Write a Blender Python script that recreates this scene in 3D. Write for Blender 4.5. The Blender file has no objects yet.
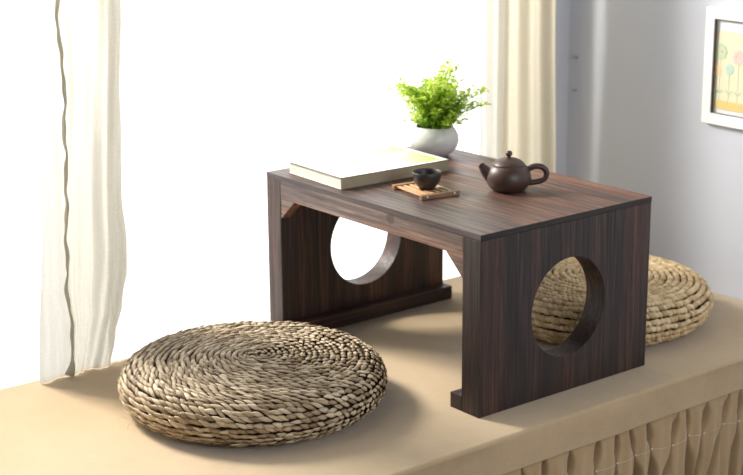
import bpy, bmesh, math, random
from mathutils import Vector, Matrix
C = bpy.context.scene
PI = math.pi

# ------------------------------------------------------------------ helpers
def link(o, parent=None):
    C.collection.objects.link(o)
    if parent: o.parent = parent
    return o

def obj(name, bm, mats, parent=None, smooth=False, bevel=0, loc=None, seg=2):
    me = bpy.data.meshes.new(name)
    bmesh.ops.recalc_face_normals(bm, faces=bm.faces)
    bm.to_mesh(me); bm.free()
    for m in (mats if isinstance(mats, (list, tuple)) else [mats]): me.materials.append(m)
    if smooth:
        for p in me.polygons: p.use_smooth = True
    o = bpy.data.objects.new(name, me)
    if loc: o.location = loc
    if bevel:
        b = o.modifiers.new('bevel', 'BEVEL'); b.width = bevel; b.segments = seg
        b.limit_method = 'ANGLE'; b.angle_limit = math.radians(40)
    return link(o, parent)

def raw(name, verts, faces, mats, parent=None, smooth=True, midx=None, col=None, loc=None):
    me = bpy.data.meshes.new(name)
    me.from_pydata(verts, [], faces); me.update()
    for m in (mats if isinstance(mats, (list, tuple)) else [mats]): me.materials.append(m)
    if smooth: me.polygons.foreach_set('use_smooth', [True] * len(me.polygons))
    if midx: me.polygons.foreach_set('material_index', midx)
    if col:
        a = me.attributes.new('tone', 'FLOAT', 'POINT'); a.data.foreach_set('value', col)
    o = bpy.data.objects.new(name, me)
    if loc: o.location = loc
    return link(o, parent)

def tag(o, label=None, cat=None, group=None, kind=None):
    if label: o['label'] = label
    if cat: o['category'] = cat
    if group: o['group'] = group
    if kind: o['kind'] = kind
    return o

def thing(name, label, cat, loc=(0, 0, 0), rz=0, group=None):
    o = bpy.data.objects.new(name, None); link(o)
    o.empty_display_size = .05
    o.location = loc; o.rotation_euler = (0, 0, rz)
    return tag(o, label, cat, group)

def box(bm, x0, x1, y0, y1, z0, z1):
    v = [bm.verts.new(p) for p in ((x0,y0,z0),(x1,y0,z0),(x1,y1,z0),(x0,y1,z0),(x0,y0,z1),(x1,y0,z1),(x1,y1,z1),(x0,y1,z1))]
    for f in ((0,3,2,1),(4,5,6,7),(0,1,5,4),(1,2,6,5),(2,3,7,6),(3,0,4,7)): bm.faces.new([v[i] for i in f])

def prism(bm, pts, axis, a0, a1):
    def P(p, a):
        if axis == 0: return (a, p[0], p[1])
        if axis == 1: return (p[0], a, p[1])
        return (p[0], p[1], a)
    A = [bm.verts.new(P(p, a0)) for p in pts]; B = [bm.verts.new(P(p, a1)) for p in pts]
    bm.faces.new(A); bm.faces.new(B[::-1]); n = len(pts)
    for i in range(n): bm.faces.new((A[i], B[i], B[(i+1) % n], A[(i+1) % n]))

def lathe(bm, prof, n=48, c=(0,0,0)):
    rings = []
    for r, z in prof:
        if r < 1e-6: rings.append([bm.verts.new((c[0], c[1], c[2]+z))])
        else: rings.append([bm.verts.new((c[0]+r*math.cos(2*PI*i/n), c[1]+r*math.sin(2*PI*i/n), c[2]+z)) for i in range(n)])
    for a, b in zip(rings, rings[1:]):
        for i in range(n):
            j = (i+1) % n
            q = [a[i % len(a)], a[j % len(a)], b[j % len(b)], b[i % len(b)]]
            u = []
            for v in q:
                if v not in u: u.append(v)
            if len(u) > 2: bm.faces.new(u)

def catmull(pts, k=6):
    P = [Vector(p) for p in pts]; P = [2*P[0]-P[1]] + P + [2*P[-1]-P[-2]]; out = []
    for i in range(1, len(P)-2):
        for s in range(k):
            t = s/k; a, b, c, d = P[i-1], P[i], P[i+1], P[i+2]
            out.append(.5*((2*b)+(c-a)*t+(2*a-5*b+4*c-d)*t*t+(3*b-a-3*c+d)*t**3))
    out.append(P[-2]); return out

def tube(bm, path, rad, n=12, cap=True):
    path = [Vector(p) for p in path]; m = len(path)
    R = rad if isinstance(rad, (list, tuple)) else [rad]*m
    rings = []; N = None
    for i, p in enumerate(path):
        t = (path[min(i+1, m-1)] - path[max(i-1, 0)]).normalized()
        if N is None:
            N = t.cross(Vector((0,0,1)))
            if N.length < .1: N = t.cross(Vector((0,1,0)))
            N.normalize()
        N = (N - t*N.dot(t)).normalized(); B = t.cross(N)
        rings.append([bm.verts.new(p + (N*math.cos(2*PI*k/n) + B*math.sin(2*PI*k/n))*R[i]) for k in range(n)])
    for a, b in zip(rings, rings[1:]):
        for k in range(n): bm.faces.new((a[k], a[(k+1) % n], b[(k+1) % n], b[k]))
    if cap: bm.faces.new(rings[0][::-1]); bm.faces.new(rings[-1])

def lerp_tab(tab, z):
    # tab sorted by z descending: (z, y)
    if z >= tab[0][0]: return tab[0][1]
    for (z0, y0), (z1, y1) in zip(tab, tab[1:]):
        if z >= z1:
            t = (z0-z)/(z0-z1); t = t*t*(3-2*t)
            return y0+(y1-y0)*t
    return tab[-1][1]

# ------------------------------------------------------------------ materials
class NT:
    def __init__(s, name):
        s.m = bpy.data.materials.new(name); s.m.use_nodes = True
        s.t = s.m.node_tree; s.t.nodes.clear(); s.out = s.n('ShaderNodeOutputMaterial')
    def n(s, ty, **kw):
        x = s.t.nodes.new(ty)
        for k, v in kw.items():
            if k in x.inputs.keys() if not hasattr(x, k) else False: x.inputs[k].default_value = v
            else: setattr(x, k, v)
        return x
    def l(s, a, b): s.t.links.new(a, b)
    def coords(s, scale=(1,1,1), kind='Object', rot=(0,0,0)):
        tc = s.n('ShaderNodeTexCoord'); mp = s.n('ShaderNodeMapping')
        mp.inputs['Scale'].default_value = scale; mp.inputs['Rotation'].default_value = rot
        s.l(tc.outputs[kind], mp.inputs['Vector']); return mp.outputs['Vector']
    def noise(s, vec, scale, detail=4, rough=.55, dist=0):
        x = s.n('ShaderNodeTexNoise'); x.inputs['Scale'].default_value = scale
        x.inputs['Detail'].default_value = detail; x.inputs['Roughness'].default_value = rough
        x.inputs['Distortion'].default_value = dist
        s.l(vec, x.inputs['Vector']); return x.outputs['Fac']
    def ramp(s, fac, stops, interp='LINEAR'):
        r = s.n('ShaderNodeValToRGB'); r.color_ramp.interpolation = interp
        e = r.color_ramp.elements
        while len(e) < len(stops): e.new(.5)
        for el, (p, c) in zip(e, stops):
            el.position = p; el.color = (*c, 1) if len(c) == 3 else c
        s.l(fac, r.inputs['Fac']); return r.outputs['Color']
    def mix(s, fac, a, b, mode='MIX'):
        x = s.n('ShaderNodeMix'); x.data_type = 'RGBA'; x.blend_type = mode
        for sock, v in ((x.inputs[0], fac), (x.inputs[6], a), (x.inputs[7], b)):
            if hasattr(v, 'node'): s.l(v, sock)
            elif isinstance(v, (int, float)): sock.default_value = v
            else: sock.default_value = (*v, 1)
        return x.outputs[2]
    def math(s, op, a, b=0):
        x = s.n('ShaderNodeMath'); x.operation = op
        for i, v in enumerate((a, b)):
            if hasattr(v, 'node'): s.l(v, x.inputs[i])
            else: x.inputs[i].default_value = v
        return x.outputs[0]
    def bump(s, h, strength=.3, dist=.001, prev=None):
        b = s.n('ShaderNodeBump'); b.inputs['Strength'].default_value = strength; b.inputs['Distance'].default_value = dist
        s.l(h, b.inputs['Height'])
        if prev: s.l(prev, b.inputs['Normal'])
        return b.outputs['Normal']
    def pbr(s, color, rough=.6, normal=None, spec=.5, **kw):
        p = s.n('ShaderNodeBsdfPrincipled')
        if hasattr(color, 'node'): s.l(color, p.inputs['Base Color'])
        else: p.inputs['Base Color'].default_value = (*color, 1)
        if hasattr(rough, 'node'): s.l(rough, p.inputs['Roughness'])
        else: p.inputs['Roughness'].default_value = rough
        p.inputs['Specular IOR Level'].default_value = spec
        if normal: s.l(normal, p.inputs['Normal'])
        for k, v in kw.items(): p.inputs[k].default_value = v
        return p.outputs[0]
    def done(s, sh): s.l(sh, s.out.inputs['Surface']); return s.m

def simple(name, color, rough=.6, spec=.5, noise=.0, scale=60, bump=0):
    t = NT(name); v = t.coords()
    nz = t.noise(v, scale, 4)
    c = t.mix(nz, tuple(x*(1-noise) for x in color), tuple(min(1, x*(1+noise)) for x in color))
    return t.done(t.pbr(c, rough, t.bump(nz, bump, .001) if bump else None, spec))

def wood(name, axis, dark, mid, light, rough=.42, grainscale=1.0, seed=0, knot=None, fleck=.5):
    t = NT(name)
    def sc(al, ac): s = [ac]*3; s[axis] = al; return tuple(s)
    tc = t.n('ShaderNodeTexCoord')
    add = t.n('ShaderNodeVectorMath'); add.operation = 'ADD'; add.inputs[1].default_value = (seed*1.7, seed*2.3, seed*.9)
    t.l(tc.outputs['Object'], add.inputs[0])
    def mp(s):
        m = t.n('ShaderNodeMapping'); m.inputs['Scale'].default_value = s; t.l(add.outputs[0], m.inputs['Vector']); return m.outputs['Vector']
    broad = t.noise(mp(sc(1.2, 22*grainscale)), 1, 2, .5, .4)
    fine = t.noise(mp(sc(6, 260*grainscale)), 1, 5, .65, .25)
    pore = t.noise(mp(sc(28, 900)), 1, 2, .6)
    w = t.n('ShaderNodeTexWave'); w.wave_type = 'BANDS'; w.bands_direction = 'DIAGONAL'
    w.inputs['Scale'].default_value = 1; w.inputs['Distortion'].default_value = 7; w.inputs['Detail'].default_value = 3
    w.inputs['Detail Scale'].default_value = 1.5
    t.l(mp(sc(2.2, 42*grainscale)), w.inputs['Vector'])
    f = t.math('ADD', t.math('MULTIPLY', fine, .70), t.math('MULTIPLY', w.outputs['Fac'], .05))
    f = t.math('ADD', f, t.math('MULTIPLY', broad, .38))
    col = t.ramp(f, [(.38, dark), (.56, mid), (.76, light)])
    hue = t.ramp(broad, [(.35, (.80, .86, 1.08)), (.5, (1, 1, 1)), (.62, (1.35, .95, .78))])
    col = t.mix(.8, col, t.mix(1, col, hue, 'MULTIPLY'))
    pr = t.ramp(pore, [(.36, (.25, .25, .25)), (.5, (1, 1, 1))])
    col = t.mix(fleck, col, t.mix(1, col, pr, 'MULTIPLY'))
    if knot:
        d = t.n('ShaderNodeVectorMath'); d.operation = 'DISTANCE'; d.inputs[1].default_value = knot
        t.l(tc.outputs['Object'], d.inputs[0])
        k = t.ramp(d.outputs['Value'], [(.0, (.25,)*3), (.006, (.75,)*3), (.0085, (.3,)*3), (.011, (1,)*3)])
        col = t.mix(1, col, k, 'MULTIPLY')
    nrm = t.bump(fine, .35, .0012, t.bump(pore, .25, .0006))
    rg = t.ramp(fine, [(.3, (rough+.15,)*3), (.7, (rough-.06,)*3)])
    return t.done(t.pbr(col, rg, nrm, .5))

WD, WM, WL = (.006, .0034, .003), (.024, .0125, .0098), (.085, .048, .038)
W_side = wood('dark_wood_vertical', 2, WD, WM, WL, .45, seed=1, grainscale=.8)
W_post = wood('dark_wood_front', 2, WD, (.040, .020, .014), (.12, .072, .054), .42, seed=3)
W_beam = wood('dark_wood_beam', 0, (.05, .029, .02), (.16, .098, .07), (.38, .27, .20), .38, seed=5, knot=(.285-.2194, -.194, .284))  # brighter than the other wood: window light on the beam put into its colour
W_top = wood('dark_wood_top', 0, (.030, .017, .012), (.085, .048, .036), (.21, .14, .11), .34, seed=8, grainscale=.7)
W_foot = wood('dark_wood_foot', 1, WD, (.035, .018, .014), (.09, .05, .04), .45, seed=9)

def weave_mat(name, c0, c1, scale=900, bump=.4, rough=.95, sheen=.3):
    t = NT(name); v = t.coords()
    wx = t.noise(t.coords((1, 1, .06)), scale, 2); wy = t.noise(t.coords((1, .06, 1)), scale, 2); wz = t.noise(t.coords((.06, 1, 1)), scale, 2)
    s = t.math('MULTIPLY', t.math('ADD', t.math('ADD', wx, wy), wz), .333)
    big = t.noise(v, 6, 4, .6)
    f = t.math('ADD', t.math('MULTIPLY', s, .6), t.math('MULTIPLY', big, .4))
    col = t.ramp(f, [(.38, c0), (.62, c1)])
    nrm = t.bump(s, bump, .001, t.bump(t.noise(v, 14, 3), .25, .006))
    return t.done(t.pbr(col, rough, nrm, .15, **{'Sheen Weight': sheen, 'Sheen Roughness': .5}))
M_cloth = weave_mat('beige_cloth', (.405, .295, .170), (.50, .375, .23))
M_skirt = weave_mat('beige_skirt_cloth', (.385, .27, .145), (.48, .345, .195))
M_thread = simple('pale_thread', (.85, .76, .6), .8)

def straw_mat(name, dark, mid, light):
    t = NT(name)
    a = t.n('ShaderNodeAttribute'); a.attribute_name = 'tone'
    v = t.coords(); nz = t.noise(v, 240, 4, .7); big = t.noise(v, 12, 2)
    f = t.math('ADD', t.math('MULTIPLY', a.outputs['Fac'], .6), t.math('ADD', t.math('MULTIPLY', nz, .3), t.math('MULTIPLY', big, .15)))
    col = t.ramp(f, [(.15, dark), (.5, mid), (.85, light)])
    return t.done(t.pbr(col, .55, t.bump(nz, .5, .0015), .35))
M_straw = straw_mat('water_hyacinth_straw', (.09, .055, .028), (.36, .26, .155), (.72, .60, .42))
M_straw2 = straw_mat('pale_straw_rope', (.28, .18, .08), (.55, .40, .215), (.76, .61, .38))
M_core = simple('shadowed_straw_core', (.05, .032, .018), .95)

def gauze_mat(name, color, transp, weave=700, dens=.25, trans=.6, zfade=None):
    t = NT(name)
    vy = t.noise(t.coords((1, 1, .03)), weave, 2, .5); vz = t.noise(t.coords((1, .03, 1)), weave, 2, .5)
    s = t.math('MULTIPLY', t.math('ADD', vy, vz), .5)
    col = t.mix(s, tuple(c*.90 for c in color), color)
    nrm = t.bump(s, .5, .0012)
    d = t.n('ShaderNodeBsdfDiffuse'); t.l(col, d.inputs['Color']); t.l(nrm, d.inputs['Normal'])
    tr = t.n('ShaderNodeBsdfTranslucent'); t.l(col, tr.inputs['Color']); t.l(nrm, tr.inputs['Normal'])
    m1 = t.n('ShaderNodeMixShader'); m1.inputs[0].default_value = trans
    t.l(d.outputs[0], m1.inputs[1]); t.l(tr.outputs[0], m1.inputs[2])
    tp = t.n('ShaderNodeBsdfTransparent')
    m2 = t.n('ShaderNodeMixShader')
    hole = t.ramp(s, [(.40, (min(1, transp+dens),)*3), (.56, (max(0, transp-dens*.6),)*3)])
    t.l(hole, m2.inputs[0]); t.l(m1.outputs[0], m2.inputs[1]); t.l(tp.outputs[0], m2.inputs[2])
    return t.done(m2.outputs[0])
G_gauze = gauze_mat('cream_gauze', (.57, .55, .475), .02, 650, .10, .5)
G_sheer = gauze_mat('pale_sheer', (.50, .49, .45), .05, 700, .08, .55)
G_lining = gauze_mat('very_sheer_edge', (.60, .59, .57), .25, 700, .1)
G_hem = gauze_mat('rolled_hem', (.66, .64, .56), .0, 500, .0, .7)
G_drape = gauze_mat('cream_drape', (.88, .80, .63), .03, 800, .04, .55)
G_drape_s = gauze_mat('cream_drape_thin_side', (.74, .71, .61), .16, 800, .06, .65)

def wall_mat(name, c):
    t = NT(name); v = t.coords(); nz = t.noise(v, 180, 4, .6); big = t.noise(v, 2.2, 2)
    col = t.mix(big, tuple(x*.96 for x in c), c)
    return t.done(t.pbr(col, .85, t.bump(nz, .12, .001), .2))
M_wall = wall_mat('pale_blue_grey_wall', (.60, .62, .675))
M_white = simple('white_paint', (.86, .86, .84), .45, .4, .02, 20)
M_floor = wood('floor_boards', 1, (.12, .075, .045), (.24, .16, .1), (.36, .26, .17), .4, .25, seed=12)

# ------------------------------------------------------------------ setting
WX = -.612      # room face of the window wall
WY = .81        # face of the right-hand wall
FZ = -.46
bm = bmesh.new(); box(bm, -1.0, 3.2, -2.6, WY+.1, FZ-.05, FZ)
tag(obj('floor', bm, M_floor), kind='structure')
bm = bmesh.new(); box(bm, WX-.14, 3.2, WY, WY+.1, FZ, 2.1)
tag(obj('wall_right', bm, M_wall), kind='structure')
oy0, oy1, oz0, oz1 = -2.0, .745, -.32, 1.75
bm = bmesh.new()
prof_o = [(-2.6, FZ), (WY, FZ), (WY, 2.1), (-2.6, 2.1)]; prof_i = [(oy0, oz0), (oy1, oz0), (oy1, oz1), (oy0, oz1)]
vs = {}
for x in (WX-.14, WX):
    for k, pr in (('o', prof_o), ('i', prof_i)): vs[x, k] = [bm.verts.new((x, a, b)) for a, b in pr]
for i in range(4):
    j = (i+1) % 4
    a, b = WX-.14, WX
    bm.faces.new((vs[b,'o'][i], vs[b,'o'][j], vs[b,'i'][j], vs[b,'i'][i]))
    bm.faces.new((vs[a,'o'][j], vs[a,'o'][i], vs[a,'i'][i], vs[a,'i'][j]))
    bm.faces.new((vs[a,'o'][i], vs[a,'o'][j], vs[b,'o'][j], vs[b,'o'][i]))
    bm.faces.new((vs[b,'i'][i], vs[b,'i'][j], vs[a,'i'][j], vs[a,'i'][i]))
tag(obj('wall_back', bm, M_wall), kind='structure')
# window: frame and one large pane
win = bpy.data.objects.new('window_1', None); link(win); win.location = (WX-.10, (oy0+oy1)/2, oz0); tag(win, kind='structure')
hw, hh = (oy1-oy0)/2, oz1-oz0
bm = bmesh.new()
box(bm, -.03, .03, -hw, hw, 0, .05); box(bm, -.03, .03, -hw, hw, hh-.05, hh)
box(bm, -.03, .03, -hw, -hw+.05, .05, hh-.05); box(bm, -.03, .03, hw-.05, hw, .05, hh-.05)
tag(obj('window_frame', bm, M_white, win, bevel=.004), kind='structure')
t = NT('window_glass'); tp = t.n('ShaderNodeBsdfTransparent'); gl = t.n('ShaderNodeBsdfGlossy'); gl.inputs['Roughness'].default_value = .02
fr = t.n('ShaderNodeFresnel'); fr.inputs['IOR'].default_value = 1.25; mx = t.n('ShaderNodeMixShader')
t.l(fr.outputs[0], mx.inputs[0]); t.l(tp.outputs[0], mx.inputs[1]); t.l(gl.outputs[0], mx.inputs[2])
M_glass = t.done(mx.outputs[0])
bm = bmesh.new(); box(bm, -.003, .003, -hw+.05, hw-.05, .05, hh-.05)
tag(obj('window_pane', bm, M_glass, win), kind='structure')

# ------------------------------------------------------------------ bench
BX0, BX1, BY0, BY1 = -.605, .082, -2.3, WY-.002
bench = thing('window_bench', 'long low bench under the window covered in beige cloth with a gathered skirt', 'bench', ((BX0+BX1)/2, -.7, FZ))
ox, oy_, oz = bench.location
BAND = -.060
def bl(x, y, z): return (x-ox, y-oy_, z-oz)
pr = [(BX0, -.058), (BX0, 0)]
r = .007
for k in range(7):
    a = PI/2 - k*PI/12
    pr.append((BX1-r+r*math.cos(a), -r+r*math.sin(a)))
pr += [(BX1, -.009), (BX1, -.03), (BX1+.001, BAND+.0012), (BX1+.001, BAND+.0002), (BX1, BAND), (BX1-.006, BAND)]
ny = 90
V = []; F = []
rnd = random.Random(4)
for j in range(ny+1):
    y = BY0+(BY1-BY0)*j/ny
    for i, (x, z) in enumerate(pr):
        dx = 0; 
        if i > 8: dx = .0012*math.sin(y*9)+.0008*math.sin(y*31+1)
        V.append(bl(x+dx, y, z))
n = len(pr)
for j in range(ny):
    for i in range(n-1): F.append((j*n+i, j*n+i+1, (j+1)*n+i+1, (j+1)*n+i))
co = raw('top_cover', V, F, M_cloth, bench)
bm = bmesh.new(); box(bm, BX0-ox, .040-ox, BY0-oy_, BY1-oy_, 0, -.004-oz)
obj('base_box', bm, simple('plain_board', (.35, .25, .15), .8), bench)
# seam thread just above the skirt
# gathered skirt
ZN = -.120
nodes = []
y = BY0+.02
while y < BY1:
    nodes.append((y, ZN+rnd.uniform(-.004, .004), rnd.uniform(.75, 1.25))); y += .050+rnd.uniform(-.012, .012)
lean = [rnd.uniform(-1, 1) for _ in nodes]
def sstep(a, b, x):
    t = max(0, min(1, (x-a)/(b-a))); return t*t*(3-2*t)
YS = []
yy = BY0
while yy < BY1:
    YS.append(yy); yy += .0011 if yy > -.15 else .006
YS.append(BY1); NY = len(YS)-1; zs = []
z = -.056
while z > FZ+.012:
    zs.append(z); z -= .0045 if z > -.25 else .012
zs.append(FZ+.008)
V = []; F = []
import bisect
ny1 = [a[0] for a in nodes]
for k, z in enumerate(zs):
    for j in range(NY+1):
        y = YS[j]
        x = .074
        dep = 0
        top = 1-sstep(-.085, -.056, z)
        i0 = bisect.bisect(ny1, y)
        for q in (i0-1, i0):
            if 0 <= q < len(nodes):
                yn, zn, s = nodes[q]
                dz = z-zn
                yc = yn+lean[q]*dz*.32
                if dz > 0: g = sstep(.002, .022, dz)*(1-sstep(.022+.012*s, .058, dz)*.93)
                else: g = sstep(.002, .05, -dz)*1.1
                w = .0011+(.0027*g if dz > 0 else .0040*g)*s
                dep = max(dep, (.012+.042*g)*math.exp(-(abs(y-yc)/w)**2))
        # fabric swells between the gathers
        i0 = min(max(i0, 1), len(nodes)-1); a_, b_ = nodes[i0-1][0], nodes[i0][0]
        f = max(0, min(1, (y-a_)/(b_-a_)))
        swell = .0050*math.sin(PI*f)**.8+.002*math.sin(PI*f*3+i0*1.7)*math.sin(PI*f)
        V.append(bl(x-dep*max(.05, top)+swell*(.2+.8*top)-.0045, y, z))
n = NY+1
for k in range(len(zs)-1):
    for j in range(NY): F.append((k*n+j, k*n+j+1, (k+1)*n+j+1, (k+1)*n+j))
raw('skirt', V, F, M_skirt, bench)
bm = bmesh.new()
for (yn, zn, s) in nodes:
    if yn < -.3: continue
    bmesh.ops.create_icosphere(bm, subdivisions=1, radius=.0017, matrix=Matrix.Translation(bl(.073, yn, zn)))
path = []
for (a, b) in zip(nodes, nodes[1:]):
    if a[0] < -.3: continue
    for q in range(4):
        f = q/4; path.append(bl(.0735+.0045*math.sin(PI*f), a[0]+(b[0]-a[0])*f, a[1]+(b[1]-a[1])*f))
tube(bm, path, .00018, 5)
obj('smocking_thread', bm, M_thread, bench, smooth=True)

# ------------------------------------------------------------------ table
L, W, H, T = .570, .388, .300, .042
TT = .010
table = thing('low_table', 'low dark brown wooden table with round cut-outs in both side panels', 'table', (-L/2, W/2, 0))
hx, hy = L/2, W/2
bm = bmesh.new(); box(bm, -hx, hx, -hy, hy, H-TT, H)
bm.normal_update()
for f in bm.faces: f.material_index = 1 if abs(f.normal.x) > .5 else 0
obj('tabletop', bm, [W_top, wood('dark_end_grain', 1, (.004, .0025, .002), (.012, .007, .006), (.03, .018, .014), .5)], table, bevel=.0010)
def holed(x0, x1, y0, y1, z0, z1, cy, cz, r):
    bm = bmesh.new(); n = 96
    angs = [2*PI*i/n for i in range(n)]
    cs = [math.atan2(zz-cz, yy-cy) % (2*PI) for yy in (y0, y1) for zz in (z0, z1)]
    for c in cs:
        k = min(range(len(angs)), key=lambda i: abs(angs[i]-c)); angs[k] = c
    angs.sort(); n = len(angs)
    def outer(a):
        c, s = math.cos(a), math.sin(a); ts = []
        if c > 1e-9: ts.append((y1-cy)/c)
        if c < -1e-9: ts.append((y0-cy)/c)
        if s > 1e-9: ts.append((z1-cz)/s)
        if s < -1e-9: ts.append((z0-cz)/s)
        t = min(ts); return (cy+c*t, cz+s*t)
    L_ = {}
    for x in (x0, x1):
        L_[x,'i'] = [bm.verts.new((x, cy+r*math.cos(a), cz+r*math.sin(a))) for a in angs]
        L_[x,'o'] = [bm.verts.new((x, *outer(a))) for a in angs]
    for i in range(n):
        j = (i+1) % n
        bm.faces.new((L_[x0,'i'][i], L_[x0,'o'][i], L_[x0,'o'][j], L_[x0,'i'][j]))
        bm.faces.new((L_[x1,'i'][i], L_[x1,'i'][j], L_[x1,'o'][j], L_[x1,'o'][i]))
        bm.faces.new((L_[x0,'o'][i], L_[x1,'o'][i], L_[x1,'o'][j], L_[x0,'o'][j]))
        bm.faces.new((L_[x0,'i'][i], L_[x0,'i'][j], L_[x1,'i'][j], L_[x1,'i'][i]))
    return bm
for (a, b, s) in ((hx-T, hx-.0004, 1), (-hx+.0004, -hx+T, -1)):
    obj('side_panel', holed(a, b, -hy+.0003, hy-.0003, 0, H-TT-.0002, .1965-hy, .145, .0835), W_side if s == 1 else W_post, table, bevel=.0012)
    bm = bmesh.new()
    if s == 1: box(bm, hx-T-.027, hx-T, -hy+.0005, hy-.0005, 0, .0258)
    else: box(bm, -hx+T, -hx+T+.027, -hy+.0005, hy-.0005, 0, .0258)
    obj('foot_rail', bm, W_foot, table, bevel=.0012)
for s in (-1, 1):
    ya, yb = (-hy+.0006, -hy+.0226) if s < 0 else (hy-.0226, hy-.0006)
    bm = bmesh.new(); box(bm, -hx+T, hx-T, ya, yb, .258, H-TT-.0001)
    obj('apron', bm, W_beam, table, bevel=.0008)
    for q in (-1, 1):
        bm = bmesh.new(); xe = q*(hx-T)
        prism(bm, [(xe, .2578), (xe-q*.041, .2578), (xe, .2205)], 1, ya+.0006, yb-.0006)
        obj('corner_brace', bm, W_beam, table, bevel=.0006)

# ------------------------------------------------------------------ straw cushions
def cushion(name, label, c, R, h, e, pitch, elen, ewid, slant, mat, seed, twist, grp=None):
    rnd = random.Random(seed)
    root_loc = (c[0], c[1], 0)
    # profile from top centre outward, round the rim and in underneath
    ins = ewid*.45
    prof = []
    for k in range(30):
        rr = (R-e)*k/29
        prof.append((rr, h - ins + .004*math.cos(PI*rr/(R)/1.0)*1 - .0))
    for k in range(1, 25):
        a = PI/2 - PI*k/24
        prof.append((R-e-ins*.0+(e-ins)*math.cos(a), h/2 + (h/2-ins)*math.sin(a)*(1) + (.004*math.cos(PI*(R-e)/R) if a > 0 else 0)*math.sin(max(a, 0))))
    for k in range(1, 8): prof.append((R-e-(R-e)*.5*k/7, ins+.0005))
    S = [0]
    for a, b in zip(prof, prof[1:]): S.append(S[-1]+math.dist(a, b))
    def at(s):
        s = max(0, min(S[-1]-1e-6, s)); i = bisect.bisect(S, s)-1; i = min(i, len(prof)-2)
        t = (s-S[i])/(S[i+1]-S[i]); a, b = prof[i], prof[i+1]
        i2 = min(len(prof)-1, i+1)
        d = Vector((b[0]-a[0], b[1]-a[1])).normalized()
        return a[0]+(b[0]-a[0])*t, a[1]+(b[1]-a[1])*t, d
    V = []; F = []; col = []; mi = []
    nu, nv = (7, 5) if twist == 2 else (6, 6)
    th = 0.0; s = pitch*.6
    row = 0
    tot = S[-1]-.001
    while s < tot:
        r, z, d = at(s)
        r = max(r, .004)
        el = elen*rnd.uniform(.85, 1.2)
        el = min(el, max(.007, r*1.0))
        step = el*(.62 if twist == 2 else .58)
        dth = step/r
        th += dth; s += pitch*dth/(2*PI)
        row = int(th/(2*PI))
        wob = .0008*math.sin(th*7.3+row)+rnd.gauss(0, .0008 if twist == 2 else .0005)
        r, z, d = at(s+wob)
        r = max(r, .003)
        er = Vector((math.cos(th), math.sin(th), 0)); et = Vector((-math.sin(th), math.cos(th), 0)); ez = Vector((0,0,1))
        prof_dir = er*d.x + ez*d.y
        nrm = (-er*d.y + ez*d.x)   # outward normal
        if nrm.dot(er*(1e-3)+ez) < 0 and z > h*.6: nrm = -nrm
        nrm = et.cross(prof_dir); nrm = -nrm if nrm.dot(ez*(z-h/2)+er*.02) < 0 else nrm
        sg = 1 if (twist or row % 2) else -1
        al = sg*math.radians(slant+rnd.gauss(0, 6))
        ax = et*math.cos(al)+prof_dir*math.sin(al)
        ax = (ax - nrm*((.24 if twist == 2 else .16)+rnd.uniform(-.05, .10))).normalized()
        bi = nrm.cross(ax).normalized(); nn = ax.cross(bi)
        p = er*r+ez*z+nrm*rnd.gauss(.0, .0006)
        wd = ewid*rnd.uniform(.85, 1.15)*.5*min(1, .55+r/.05); tk = ewid*(.26 if twist == 2 else .42)*rnd.uniform(.85, 1.1)
        tone = rnd.betavariate(2.2, 2.0)
        base = len(V)
        curve = rnd.uniform(-.0012, .0012)
        for i in range(nu):
            u = -1+2*i/(nu-1)
            wv = max(.06, (1-abs(u)**(1.7 if twist == 2 else 2.3)))**.72
            bend = -.0016*u*u
            for k in range(nv):
                a = 2*PI*k/nv
                q = p+ax*(u*el*.56)+bi*(math.cos(a)*wd*wv+curve*u)+nn*(math.sin(a)*tk*wv+bend)
                if q.z < .0006: q.z = .0006+.0001*rnd.random()
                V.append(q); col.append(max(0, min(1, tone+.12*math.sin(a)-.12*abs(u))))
        for i in range(nu-1):
            for k in range(nv):
                F.append((base+i*nv+k, base+i*nv+(k+1) % nv, base+(i+1)*nv+(k+1) % nv, base+(i+1)*nv+k)); mi.append(0)
        F.append(tuple(base+k for k in range(nv))[::-1]); mi.append(0)
        F.append(tuple(base+(nu-1)*nv+k for k in range(nv))); mi.append(0)
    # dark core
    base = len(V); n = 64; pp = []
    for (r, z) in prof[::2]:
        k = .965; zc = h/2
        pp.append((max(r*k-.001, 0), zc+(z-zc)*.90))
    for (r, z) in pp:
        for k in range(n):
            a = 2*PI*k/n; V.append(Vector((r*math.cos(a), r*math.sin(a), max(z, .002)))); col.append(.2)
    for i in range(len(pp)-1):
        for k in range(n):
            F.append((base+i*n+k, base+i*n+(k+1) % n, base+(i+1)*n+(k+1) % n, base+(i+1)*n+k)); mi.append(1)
    # a few loose fibres near the foot
    for q in range(7):
        a = rnd.uniform(-2.9, -1.6); b = len(V)
        p0 = Vector((R*.97*math.cos(a), R*.97*math.sin(a), .004))
        d1 = Vector((math.cos(a+rnd.uniform(-.8, .8)), math.sin(a+rnd.uniform(-.8, .8)), 0))
        ln = rnd.uniform(.008, .018)
        for i in range(5):
            u = i/4; pt = p0+d1*ln*u+Vector((0, 0, .006*math.sin(PI*u)-.002*u)); pt.z = max(pt.z, .0006)
            for k in range(3):
                aa = 2*PI*k/3; V.append(pt+Vector((-d1.y, d1.x, 0))*.0004*math.cos(aa)+Vector((0,0,.0004*math.sin(aa)))); col.append(.7)
        for i in range(4):
            for k in range(3): F.append((b+i*3+k, b+i*3+(k+1) % 3, b+(i+1)*3+(k+1) % 3, b+(i+1)*3+k)); mi.append(0)
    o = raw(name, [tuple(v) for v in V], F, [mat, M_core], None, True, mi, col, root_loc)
    return tag(o, label, 'cushion', grp)

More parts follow.
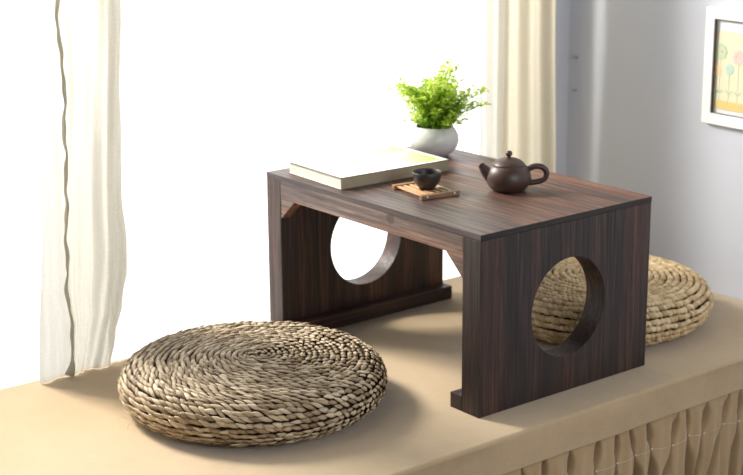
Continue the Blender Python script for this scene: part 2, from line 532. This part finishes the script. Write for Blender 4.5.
cushion('straw_cushion', 'round woven straw floor cushion in front of the table, braided in tight spiral rows',
        (-.285, -.233), .218, .083, .037, .0094, .0215, .0086, 17, M_straw, 3, 2, None)
cushion('straw_cushion', 'round pale straw rope cushion half hidden behind the right end of the table',
        (-.2350, .5135), .214, .090, .048, .0125, .016, .0110, 24, M_straw2, 8, True, None)

# ------------------------------------------------------------------ things on the table
# camera right direction seen from the tea set, used for the way the spout points
def clay(name, c):
    t = NT(name); v = t.coords(); nz = t.noise(v, 900, 3, .6); b = t.noise(v, 25, 2)
    col = t.mix(b, tuple(x*.85 for x in c), c)
    return t.done(t.pbr(col, .42, t.bump(nz, .12, .0004), .5))
M_clay = clay('purple_brown_clay', (.060, .029, .020))
M_cupd = clay('dark_clay', (.035, .025, .022))

tp_ = thing('teapot', 'small round dark brown clay teapot with ball-knobbed lid', 'teapot', (-.1874, .2350, H), math.atan2(.7797, .6261))
tp_.scale = (1.10, 1.10, 1.10)
bm = bmesh.new()
body = [(0, .0010), (.019, .0010), (.0215, 0), (.0235, .0008), (.0285, .0045), (.0330, .0105), (.0352, .0175), (.0350, .0245), (.0330, .0310), (.0300, .0362), (.0270, .0392), (.0258, .0402), (.0245, .0405), (.0240, .0390), (.0280, .0330), (.031, .024), (.029, .010), (0, .005)]
lathe(bm, body, 64)
o = obj('body', bm, M_clay, tp_, smooth=True)
bm = bmesh.new()
lathe(bm, [(0, .0385), (.0230, .0385), (.0252, .0402), (.0254, .0414), (.0246, .0424), (.0225, .0446), (.0185, .0476), (.0130, .0500), (.007, .0514), (0, .0518)], 64)
lid = obj('lid', bm, M_clay, tp_, smooth=True)
bm = bmesh.new()
lathe(bm, [(0, .0512), (.0032, .0513), (.0026, .0526), (.0032, .0536), (.0048, .0552), (.0055, .0576), (.0049, .0602), (.0030, .0620), (0, .0626)], 32)
obj('knob', bm, M_clay, lid, smooth=True)
bm = bmesh.new()
P = catmull([(-.021, 0, .0180), (-.0315, 0, .0265), (-.0385, 0, .0345), (-.0430, 0, .0405)], 6)
m = len(P)-1
tube(bm, P, [.0140-.0092*(i/m)**.75 for i in range(m+1)], 20, cap=False)
P2 = P[::-1][:8]
tube(bm, P2, [.0040-.0001*i for i in range(8)], 20, cap=False)
# rim joining the outer and inner wall of the spout
obj('spout', bm, M_clay, tp_, smooth=True)
bm = bmesh.new()
P = catmull([(.0300, 0, .0335), (.0380, 0, .0372), (.0475, 0, .0375), (.0555, 0, .0335), (.0585, 0, .0265), (.0560, 0, .0190), (.0490, 0, .0145), (.0400, 0, .0125), (.0320, 0, .0115)], 6)
tube(bm, P, .0046, 16)
o = obj('handle', bm, M_clay, tp_, smooth=True)

tray = thing('bamboo_coaster', 'small slatted bamboo coaster under the tea cup', 'coaster', (-.268, .118, H), -.14)
M_bam = wood('bamboo', 0, (.26, .16, .08), (.46, .31, .17), (.66, .49, .30), .4, .6, seed=4, fleck=.2)
M_bamd = wood('toasted_bamboo_bar', 1, (.14, .07, .03), (.33, .18, .075), (.50, .30, .14), .4, .6, seed=6, fleck=.2)
M_pin = simple('pale_bamboo_pin', (.85, .75, .55), .5)
for s in (-1, 1):
    bm = bmesh.new(); box(bm, s*.044-.0045, s*.044+.0045, -.038, .038, 0, .0080)
    bar = obj('end_bar', bm, M_bamd, tray, bevel=.0008)
    for y in (-.027, .027):
        bm = bmesh.new()
        lathe(bm, [(0, -.0005), (.0018, -.0005), (.0018, .0005), (.0012, .0009), (0, .0010)], 16)
        bmesh.ops.rotate(bm, verts=bm.verts, cent=(0,0,0), matrix=Matrix.Rotation(s*PI/2, 3, 'Y'))
        bmesh.ops.translate(bm, verts=bm.verts, vec=(s*.0487, y, .0048))
        obj('pin', bm, M_pin, bar, smooth=True)
for k in range(6):
    y = -.0295+.0118*k
    bm = bmesh.new(); box(bm, -.0397, .0397, y-.0036, y+.0036, .0036, .0064)
    obj('slat', bm, M_bam, tray, bevel=.0006)

cup = thing('tea_cup', 'small dark clay tea cup standing on the bamboo coaster', 'cup', (-.2655, .1190, H+.0064))
cup.scale = (1.12, 1.12, 1.08)
bm = bmesh.new()
lathe(bm, [(0, .0012), (.0095, .0012), (.0098, 0), (.0118, 0), (.0120, .0022), (.0150, .0055), (.0185, .0105), (.0208, .0165), (.0217, .0225), (.0221, .0270), (.0216, .0278), (.0209, .0272), (.0204, .0225), (.0192, .0160), (.0165, .0100), (.0120, .0055), (.006, .0036), (0, .0032)], 56)
obj('bowl', bm, M_cupd, cup, smooth=True)
bm = bmesh.new(); lathe(bm, [(0, .0170), (.0194, .0170)], 40)
t = NT('amber_tea'); M_tea = t.done(t.pbr((.10, .035, .01), .08, None, .5))
obj('tea', bm, M_tea, cup, smooth=True)

# book: long side along Y
bk = thing('book', 'thick closed book with pale green cover lying at the far left corner of the table', 'book', (-.447, .138, H), math.radians(-2.5))
blx, bly, bh = .162, .236, .0215
M_page = None
t = NT('page_edges'); v = t.coords((1, 1, 60)); nz = t.noise(v, 18, 3, .7)
M_page = t.done(t.pbr(t.ramp(nz, [(.35, (.62, .58, .48)), (.6, (.84, .81, .72))]), .8, t.bump(nz, .4, .0006), .2))
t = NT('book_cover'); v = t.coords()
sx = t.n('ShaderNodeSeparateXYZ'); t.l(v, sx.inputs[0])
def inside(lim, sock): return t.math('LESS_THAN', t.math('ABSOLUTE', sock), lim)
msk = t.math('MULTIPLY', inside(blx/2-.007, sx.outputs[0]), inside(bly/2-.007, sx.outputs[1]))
g = t.ramp(t.math('ADD', t.math('MULTIPLY', sx.outputs[1], 1/bly), .5), [(.45, (.90, .92, .74)), (.75, (.60, .72, .32)), (1, (.40, .58, .16))])  # green pales to cream at one end, window glare painted into the cover
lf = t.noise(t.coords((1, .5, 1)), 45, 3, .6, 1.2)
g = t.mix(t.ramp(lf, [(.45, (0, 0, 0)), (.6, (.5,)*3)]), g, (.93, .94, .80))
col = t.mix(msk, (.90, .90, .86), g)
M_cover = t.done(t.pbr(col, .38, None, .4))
M_cedge = simple('cover_edge_dark', (.12, .09, .06), .7)
bm = bmesh.new(); box(bm, -blx/2+.001, blx/2-.0015, -bly/2+.002, bly/2-.002, .0014, bh-.0016); obj('page_block', bm, M_page, bk)
bm = bmesh.new(); box(bm, blx/2-.0015, blx/2-.0002, -bly/2+.0005, bly/2-.0005, .0014, bh-.0016); tag(obj('shaded_side', bm, simple('tan_shaded_side', (.36, .30, .20), .7, .3, .12, 60), bk), 'tan strip over the shaded side of the book')  # strip added over the pages, this side's shade put into its tan
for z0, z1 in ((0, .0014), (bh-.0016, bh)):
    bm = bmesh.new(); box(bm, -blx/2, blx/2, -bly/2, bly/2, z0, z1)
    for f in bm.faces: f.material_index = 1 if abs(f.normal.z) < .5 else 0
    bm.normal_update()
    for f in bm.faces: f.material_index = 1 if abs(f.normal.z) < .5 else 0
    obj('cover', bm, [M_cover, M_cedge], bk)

# potted plant
pl = thing('potted_plant', 'bushy bright green plant in a round white ceramic bowl pot', 'plant', (-.4795, .3204, H))
bm = bmesh.new()
lathe(bm, [(0, .001), (.020, .001), (.022, 0), (.026, .001), (.036, .008), (.0435, .018), (.0465, .029), (.0450, .040), (.0405, .049), (.0350, .0555), (.0335, .0562), (.0322, .0552), (.037, .047), (.0425, .036), (.0430, .026), (.036, .013), (0, .008)], 64)
obj('pot', bm, simple('white_glazed_ceramic', (.62, .60, .58), .35, .5, .02, 30), pl, smooth=True)
bm = bmesh.new(); lathe(bm, [(0, .049), (.02, .048), (.0362, .046)], 32)
obj('soil', bm, simple('dark_moss', (.05, .07, .02), .95, .2, .5, 300, .6), pl, smooth=True)
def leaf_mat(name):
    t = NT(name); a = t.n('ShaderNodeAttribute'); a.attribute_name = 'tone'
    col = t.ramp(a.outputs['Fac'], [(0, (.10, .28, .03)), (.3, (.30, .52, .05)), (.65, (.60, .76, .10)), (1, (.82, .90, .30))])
    d = t.pbr(col, .45, None, .4); tr = t.n('ShaderNodeBsdfTranslucent'); t.l(col, tr.inputs['Color'])
    m = t.n('ShaderNodeMixShader'); m.inputs[0].default_value = .6; t.l(d, m.inputs[1]); t.l(tr.outputs[0], m.inputs[2])
    return t.done(m.outputs[0])
M_leaf = leaf_mat('fresh_leaves'); M_stem = simple('green_stem', (.20, .34, .06), .6)
rnd = random.Random(21)
V = []; F = []; col = []; bms = bmesh.new()
cr = Vector((.626, .780, 0)); cb = Vector((-.78, .626, 0))
def leaf(p, d, up, ln, wd, tone):
    d = d.normalized(); sd = d.cross(up)
    if sd.length < .05: sd = d.cross(Vector((1, 0, 0)))
    sd.normalize(); u2 = sd.cross(d); b = len(V)
    for (a, w, h) in ((0, 0, 0), (.3, .75, .10), (.62, 1, .12), (.88, .6, .04), (1.0, 0, -.04), (.62, 0, 0), (.88, -.6, .04), (.62, -1, .12), (.3, -.75, .10)):
        V.append(tuple(p+d*ln*a+sd*wd*w*.5+u2*ln*h)); col.append(max(0, min(1, tone+rnd.uniform(-.06, .06))))
    F.extend([(b, b+1, b+5), (b+1, b+2, b+5), (b+2, b+3, b+5), (b+3, b+4, b+5), (b+4, b+6, b+5), (b+6, b+7, b+5), (b+7, b+8, b+5), (b+8, b, b+5)])
for sidx in range(96):
    az = rnd.uniform(0, 2*PI)
    spread = rnd.random()**.6
    hgt = rnd.uniform(.070, .105)*(1.05-.35*spread)
    reach = .058*spread
    dirh = Vector((math.cos(az), math.sin(az), 0))
    # a taller shoot leaning to the right of the pot's middle, a wispy spray to the right
    if sidx < 6: hgt = rnd.uniform(.10, .132); dirh = (cr*.9+cb*rnd.uniform(-.4, .4)).normalized(); reach = rnd.uniform(.010, .026)
    elif sidx < 14: hgt = rnd.uniform(.040, .088); dirh = (cr+cb*rnd.uniform(-.4, .4)).normalized(); reach = rnd.uniform(.055, .078)
    elif 24 <= sidx < 46: hgt = rnd.uniform(.020, .058); reach = rnd.uniform(.030, .056)
    elif sidx < 24: hgt = rnd.uniform(.075, .095); dirh = (-cr+cb*rnd.uniform(-.5, .5)).normalized(); reach = rnd.uniform(.040, .058)
    root = Vector((dirh.x, dirh.y, 0))*rnd.uniform(0, .022)+Vector((rnd.uniform(-.008, .008), rnd.uniform(-.008, .008), .047))
    tip = root+dirh*reach+Vector((0, 0, hgt))
    mid = root+dirh*reach*.30+Vector((0, 0, hgt*.62))
    P = catmull([root, mid, tip], 8)
    tube(bms, P, [.0009-.0006*i/(len(P)-1) for i in range(len(P))], 5)
    tn = rnd.uniform(.25, .75)
    for i, p in enumerate(P):
        f = i/(len(P)-1)
        if f < .12: continue
        tan = (P[min(i+1, len(P)-1)]-P[max(i-1, 0)]).normalized()
        for q in range(3):
            a = rnd.uniform(0, 2*PI)
            side = Vector((math.cos(a), math.sin(a), rnd.uniform(-.2, .6)))
            d = (side+tan*.5)
            lnn = rnd.uniform(.006, .0115)
            off = side.normalized()*rnd.uniform(.0, .010)
            leaf(p+off, d, Vector((rnd.uniform(-.3, .3), rnd.uniform(-.3, .3), 1)), lnn, lnn*rnd.uniform(.6, .85), tn+.55*(f-.5)+.25*spread-.1+rnd.uniform(-.18, .18))  # tone falls low and inside the bush, shade painted into the leaves
obj('stems', bms, M_stem, pl, smooth=True)
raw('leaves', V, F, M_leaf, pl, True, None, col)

# ------------------------------------------------------------------ curtains
def sheet(y_left, y_right, xbase, folds, top=1.74, bot=0.0015, ny=60, nz=110, botfn=None):
    V = []; F = []
    for k in range(nz+1):
        z = bot+(top-bot)*k/nz
        a, b = lerp_tab(y_left, z), lerp_tab(y_right, z)
        for j in range(ny+1):
            u = j/ny; y = a+(b-a)*u
            x = xbase+folds(u, z, y)
            V.append([x, y, z])
    n = ny+1
    for k in range(nz):
        for j in range(ny): F.append((k*n+j, k*n+j+1, (k+1)*n+j+1, (k+1)*n+j))
    return V, F
cl = thing('curtain', 'sheer cream gauze curtain with a rolled hem hanging left of the table', 'curtain', (-.588, -.36, 0))
def loc(V, o): return [(v[0]-o.location.x, v[1]-o.location.y, v[2]) for v in V]
seam = [(.70, -.388), (.60, -.3905), (.50, -.386), (.40, -.390), (.31, -.3935), (.22, -.399), (.15, -.402), (.08, -.396), (.03, -.400), (.0, -.408)]
sheer_l = [(.70, -.4335), (.31, -.440), (.0, -.4615)]
gz_r = [(.75, -.262), (.62, -.268), (.45, -.279), (.29, -.2855), (.22, -.2800), (.17, -.2815), (.11, -.294), (.05, -.312), (0, -.325)]
V_, F_ = sheet(sheer_l, seam, -.588, lambda u, z, y: .004*math.sin(u*7+z*3)+.003*math.sin(u*3+1), ny=24)
raw('sheer_panel', loc(V_, cl), F_, G_sheer, cl)
def gf(u, z, y):
    return .005*math.sin(u*9+1.2*math.sin(z*5))+.0025*math.sin(u*19+z*7)+.002*math.sin(u*37-z*11) - .006*math.exp(-((u-.42-.25*z)/.05)**2)
V_, F_ = sheet(seam, gz_r, -.590, gf, ny=70)
raw('gauze_panel', loc(V_, cl), F_, G_gauze, cl)
ln_l = [(.7, -.300), (.0, -.330)]; ln_r = [(.75, -.246), (.45, -.2600), (.2, -.2740), (0, -.2860)]
V_, F_ = sheet(ln_l, ln_r, -.598, lambda u, z, y: .002*math.sin(u*12+z*4), ny=20)
raw('lining_panel', loc(V_, cl), F_, G_lining, cl)
rnd = random.Random(5)
bm = bmesh.new(); path = []; rad = []
for k in range(210):
    z = 1.74-(1.74-.004)*k/209
    y = lerp_tab(seam, z)+.0012*math.sin(z*70)+.0008*math.sin(z*151)
    path.append((-.583+.001*math.sin(z*40)-cl.location.x, y-cl.location.y, z)); rad.append(.0028+.0007*math.sin(z*90+1)+(.006*max(0, 1-z/.03)))
tube(bm, path, rad, 10)
obj('rolled_hem', bm, G_hem, cl, smooth=True)

cr_ = thing('curtain', 'cream drape hanging in soft folds in the corner right of the plant', 'curtain', (-.592, .65, 0))
V_, F_ = sheet([(1.4, .598), (0, .598)], [(1.3, .738), (.55, .741), (.16, .752), (0, .757)], -.590,
    lambda u, z, y: .0065*math.sin(u*14+.6*math.sin(z*3))+.003*math.sin(u*29+z*2), ny=110, nz=60)
raw('drape_panel', loc(V_, cr_), F_, G_drape, cr_)
V_, F_ = sheet([(1.4, .530), (.36, .537), (0, .545)], [(1.4, .606), (0, .606)], -.594,
    lambda u, z, y: .006*math.sin(u*13+.6*math.sin(z*3))+.003*math.sin(u*27+z*2), ny=60, nz=60)
raw('thin_panel', loc(V_, cr_), F_, G_drape_s, cr_)

# small hooks in the corner
for z in (.4204, .3509):
    h_ = bmesh.new()
    tube(h_, [(0, 0, 0), (0, -.006, 0), (.001, -.009, .001), (.002, -.010, .005)], [.0035, .0028, .0022, .0016], 10)
    nm = obj('wall_hook', h_, simple('dull_metal', (.40, .41, .45), .6), smooth=True, loc=(-.590, WY-.0002, z))
    tag(nm, 'small grey hook on the wall beside the right curtain, ' + ('upper of the two' if z > .4 else 'lower of the two'), 'hook', 'small hooks beside the curtain')

# ------------------------------------------------------------------ framed picture on the right wall
px0, px1, pz0, pz1 = -.2440+.002, .050, .3370, .5600
pic = thing('framed_picture', 'white framed picture of pastel flowers hanging on the grey wall', 'picture', ((px0+px1)/2, WY-.001, pz0))
ax_, az_ = (px0+px1)/2, pz0
hwid, hei = (px1-px0)/2, pz1-pz0
M_frame = simple('white_frame_lacquer', (.88, .88, .84), .4, .4)
bw = .021
bm = bmesh.new()
def fr_ring(bm, w, z0, z1, b, ya, yb):
    o_ = [(-w, z0), (w, z0), (w, z1), (-w, z1)]; i_ = [(-w+b, z0+b), (w-b, z0+b), (w-b, z1-b), (-w+b, z1-b)]
    R_ = {}
    for y in (ya, yb): R_[y, 0] = [bm.verts.new((p[0], y, p[1])) for p in o_]; R_[y, 1] = [bm.verts.new((p[0], y, p[1])) for p in i_]
    for i in range(4):
        j = (i+1) % 4
        for q in ((R_[ya,0][i], R_[ya,0][j], R_[ya,1][j], R_[ya,1][i]), (R_[yb,0][j], R_[yb,0][i], R_[yb,1][i], R_[yb,1][j]),
                  (R_[ya,0][j], R_[ya,0][i], R_[yb,0][i], R_[yb,0][j]), (R_[ya,1][i], R_[ya,1][j], R_[yb,1][j], R_[yb,1][i])): bm.faces.new(q)
fr_ring(bm, hwid, 0, hei, bw, -.012, 0)
obj('frame', bm, M_frame, pic, bevel=.0012)
bm = bmesh.new(); fr_ring(bm, hwid-bw+.0001, bw-.0001, hei-bw+.0001, .0012, -.0105, -.002)
obj('inner_lip', bm, simple('dark_brown_lip', (.10, .07, .05), .6), pic)
bm = bmesh.new(); box(bm, -hwid+bw, hwid-bw, -.004, -.002, bw, hei-bw)
mat_board = obj('mount', bm, simple('pale_mount', (.78, .80, .82), .8), pic)
pr0, pr1 = .3770-az_-.010, .5170-az_
bm = bmesh.new(); box(bm, -hwid+bw+.004, hwid-bw-.004, -.0046, -.0040, pr0, pr1)
pt = obj('print', bm, simple('cream_yellow_print', (.78, .71, .50), .7, .3, .05, 30), pic)
bm = bmesh.new(); box(bm, -hwid+bw+.004, hwid-bw-.004, -.0049, -.0046, pr0, pr0+.017)
obj('ochre_ground', bm, simple('ochre_band', (.70, .55, .20), .7), pt)
cols = {'g': (.52, .64, .42), 'p': (.84, .54, .54), 'o': (.85, .64, .38), 't': (.48, .68, .60)}
fm = {k: simple('flower_ink_'+k, v, .7) for k, v in cols.items()}
def flower(x, z, r, k, n=8):
    x -= ax_; z -= az_
    bm = bmesh.new(); y = -.0051
    prism(bm, [(x-.0005, pr0+.010), (x+.0005, pr0+.010), (x+.0005, z-r*.6), (x-.0005, z-r*.6)], 1, -.0050, -.0047)
    obj('flower_stem', bm, fm['g'], pt)
    bm = bmesh.new()
    for i in range(n):
        a = 2*PI*i/n
        prism(bm, [(x+math.cos(a)*r*.66+r*.27*math.cos(b*PI/5), z+math.sin(a)*r*.66+r*.27*math.sin(b*PI/5)) for b in range(10)], 1, -.0053, -.0049)
    prism(bm, [(x+r*.26*math.cos(b*PI/6), z+r*.26*math.sin(b*PI/6)) for b in range(12)], 1, -.0054, -.0049)
    obj('flower_head', bm, fm[k], pt)
    for s in (-1, 1):
        bm = bmesh.new(); lz = pr0+.030
        prism(bm, [(x, lz), (x+s*.005, lz+.003), (x+s*.009, lz+.009), (x+s*.004, lz+.007)], 1, -.0051, -.0048)
        obj('leaf', bm, fm['g'], pt)
for (x, z, r, k) in ((-.2075, .4780, .017, 'g'), (-.1640, .4700, .016, 'p'), (-.2150, .4420, .0125, 'o'), (-.1850, .4460, .0115, 't'),
                     (-.130, .445, .0125, 'o'), (-.110, .478, .017, 'g'), (-.075, .450, .013, 't'), (-.050, .476, .016, 'p'), (-.015, .448, .0125, 'o')):
    flower(x, z, r, k)

# ------------------------------------------------------------------ light
w = bpy.data.worlds.new('world'); C.world = w; w.use_nodes = True
nt = w.node_tree; nt.nodes.clear()
out = nt.nodes.new('ShaderNodeOutputWorld'); bg = nt.nodes.new('ShaderNodeBackground')
tc = nt.nodes.new('ShaderNodeTexCoord'); sx = nt.nodes.new('ShaderNodeSeparateXYZ'); rp = nt.nodes.new('ShaderNodeValToRGB')
mr = nt.nodes.new('ShaderNodeMapRange'); mr.inputs[1].default_value = -1; mr.inputs[2].default_value = 1
nt.links.new(tc.outputs['Generated'], sx.inputs[0]); nt.links.new(sx.outputs[0], mr.inputs[0]); nt.links.new(mr.outputs[0], rp.inputs[0])
e = rp.color_ramp.elements
e[0].position = .36; e[0].color = (1, 1, .985, 1)
e[1].position = .52; e[1].color = (.044, .042, .042, 1)
nt.links.new(rp.outputs['Color'], bg.inputs['Color']); bg.inputs['Strength'].default_value = 2.2
nt.links.new(bg.outputs[0], out.inputs[0])

def area(name, loc, target, size, energy, color=(1,1,1), sy=None):
    l = bpy.data.lights.new(name, 'AREA'); l.energy = energy; l.color = color; l.size = size
    if sy: l.shape = 'RECTANGLE'; l.size_y = sy
    o = bpy.data.objects.new(name, l); link(o); o.location = loc
    o.rotation_euler = (Vector(target)-Vector(loc)).to_track_quat('-Z', 'Y').to_euler(); return o
area('window_daylight', (-1.95, -.72, 1.62), (-.1, -.05, 0), .55, 125, (1, .96, .89))
area('room_fill', (2.6, .1, .75), (0, .25, 0), 1.0, 7.0, (1, .90, .76))
area('wall_fill', (1.5, -.2, .85), (.1, .81, .5), .8, 12, (.80, .89, 1))

# ------------------------------------------------------------------ camera
cam = bpy.data.cameras.new('camera'); co = bpy.data.objects.new('camera', cam); link(co)
rt = Vector((.62611563, .77970514, -.00625399)); up = Vector((-.202519, .17036097, .96434599)); fw = Vector((-.75297096, .60252555, -.26457077))
M = Matrix((rt, up, -fw)).transposed().to_4x4(); M.translation = Vector((1.75021293, -1.61505416, .94985958))
co.matrix_world = M
cam.sensor_width = 36; cam.lens = 1610.076/743*36; cam.clip_start = .05
cam.dof.use_dof = True; cam.dof.focus_distance = 2.42; cam.dof.aperture_fstop = 6.3
C.camera = co
C.view_settings.view_transform = 'Standard'; C.view_settings.look = 'None'
C.view_settings.exposure = 0.0; C.view_settings.gamma = 1.0
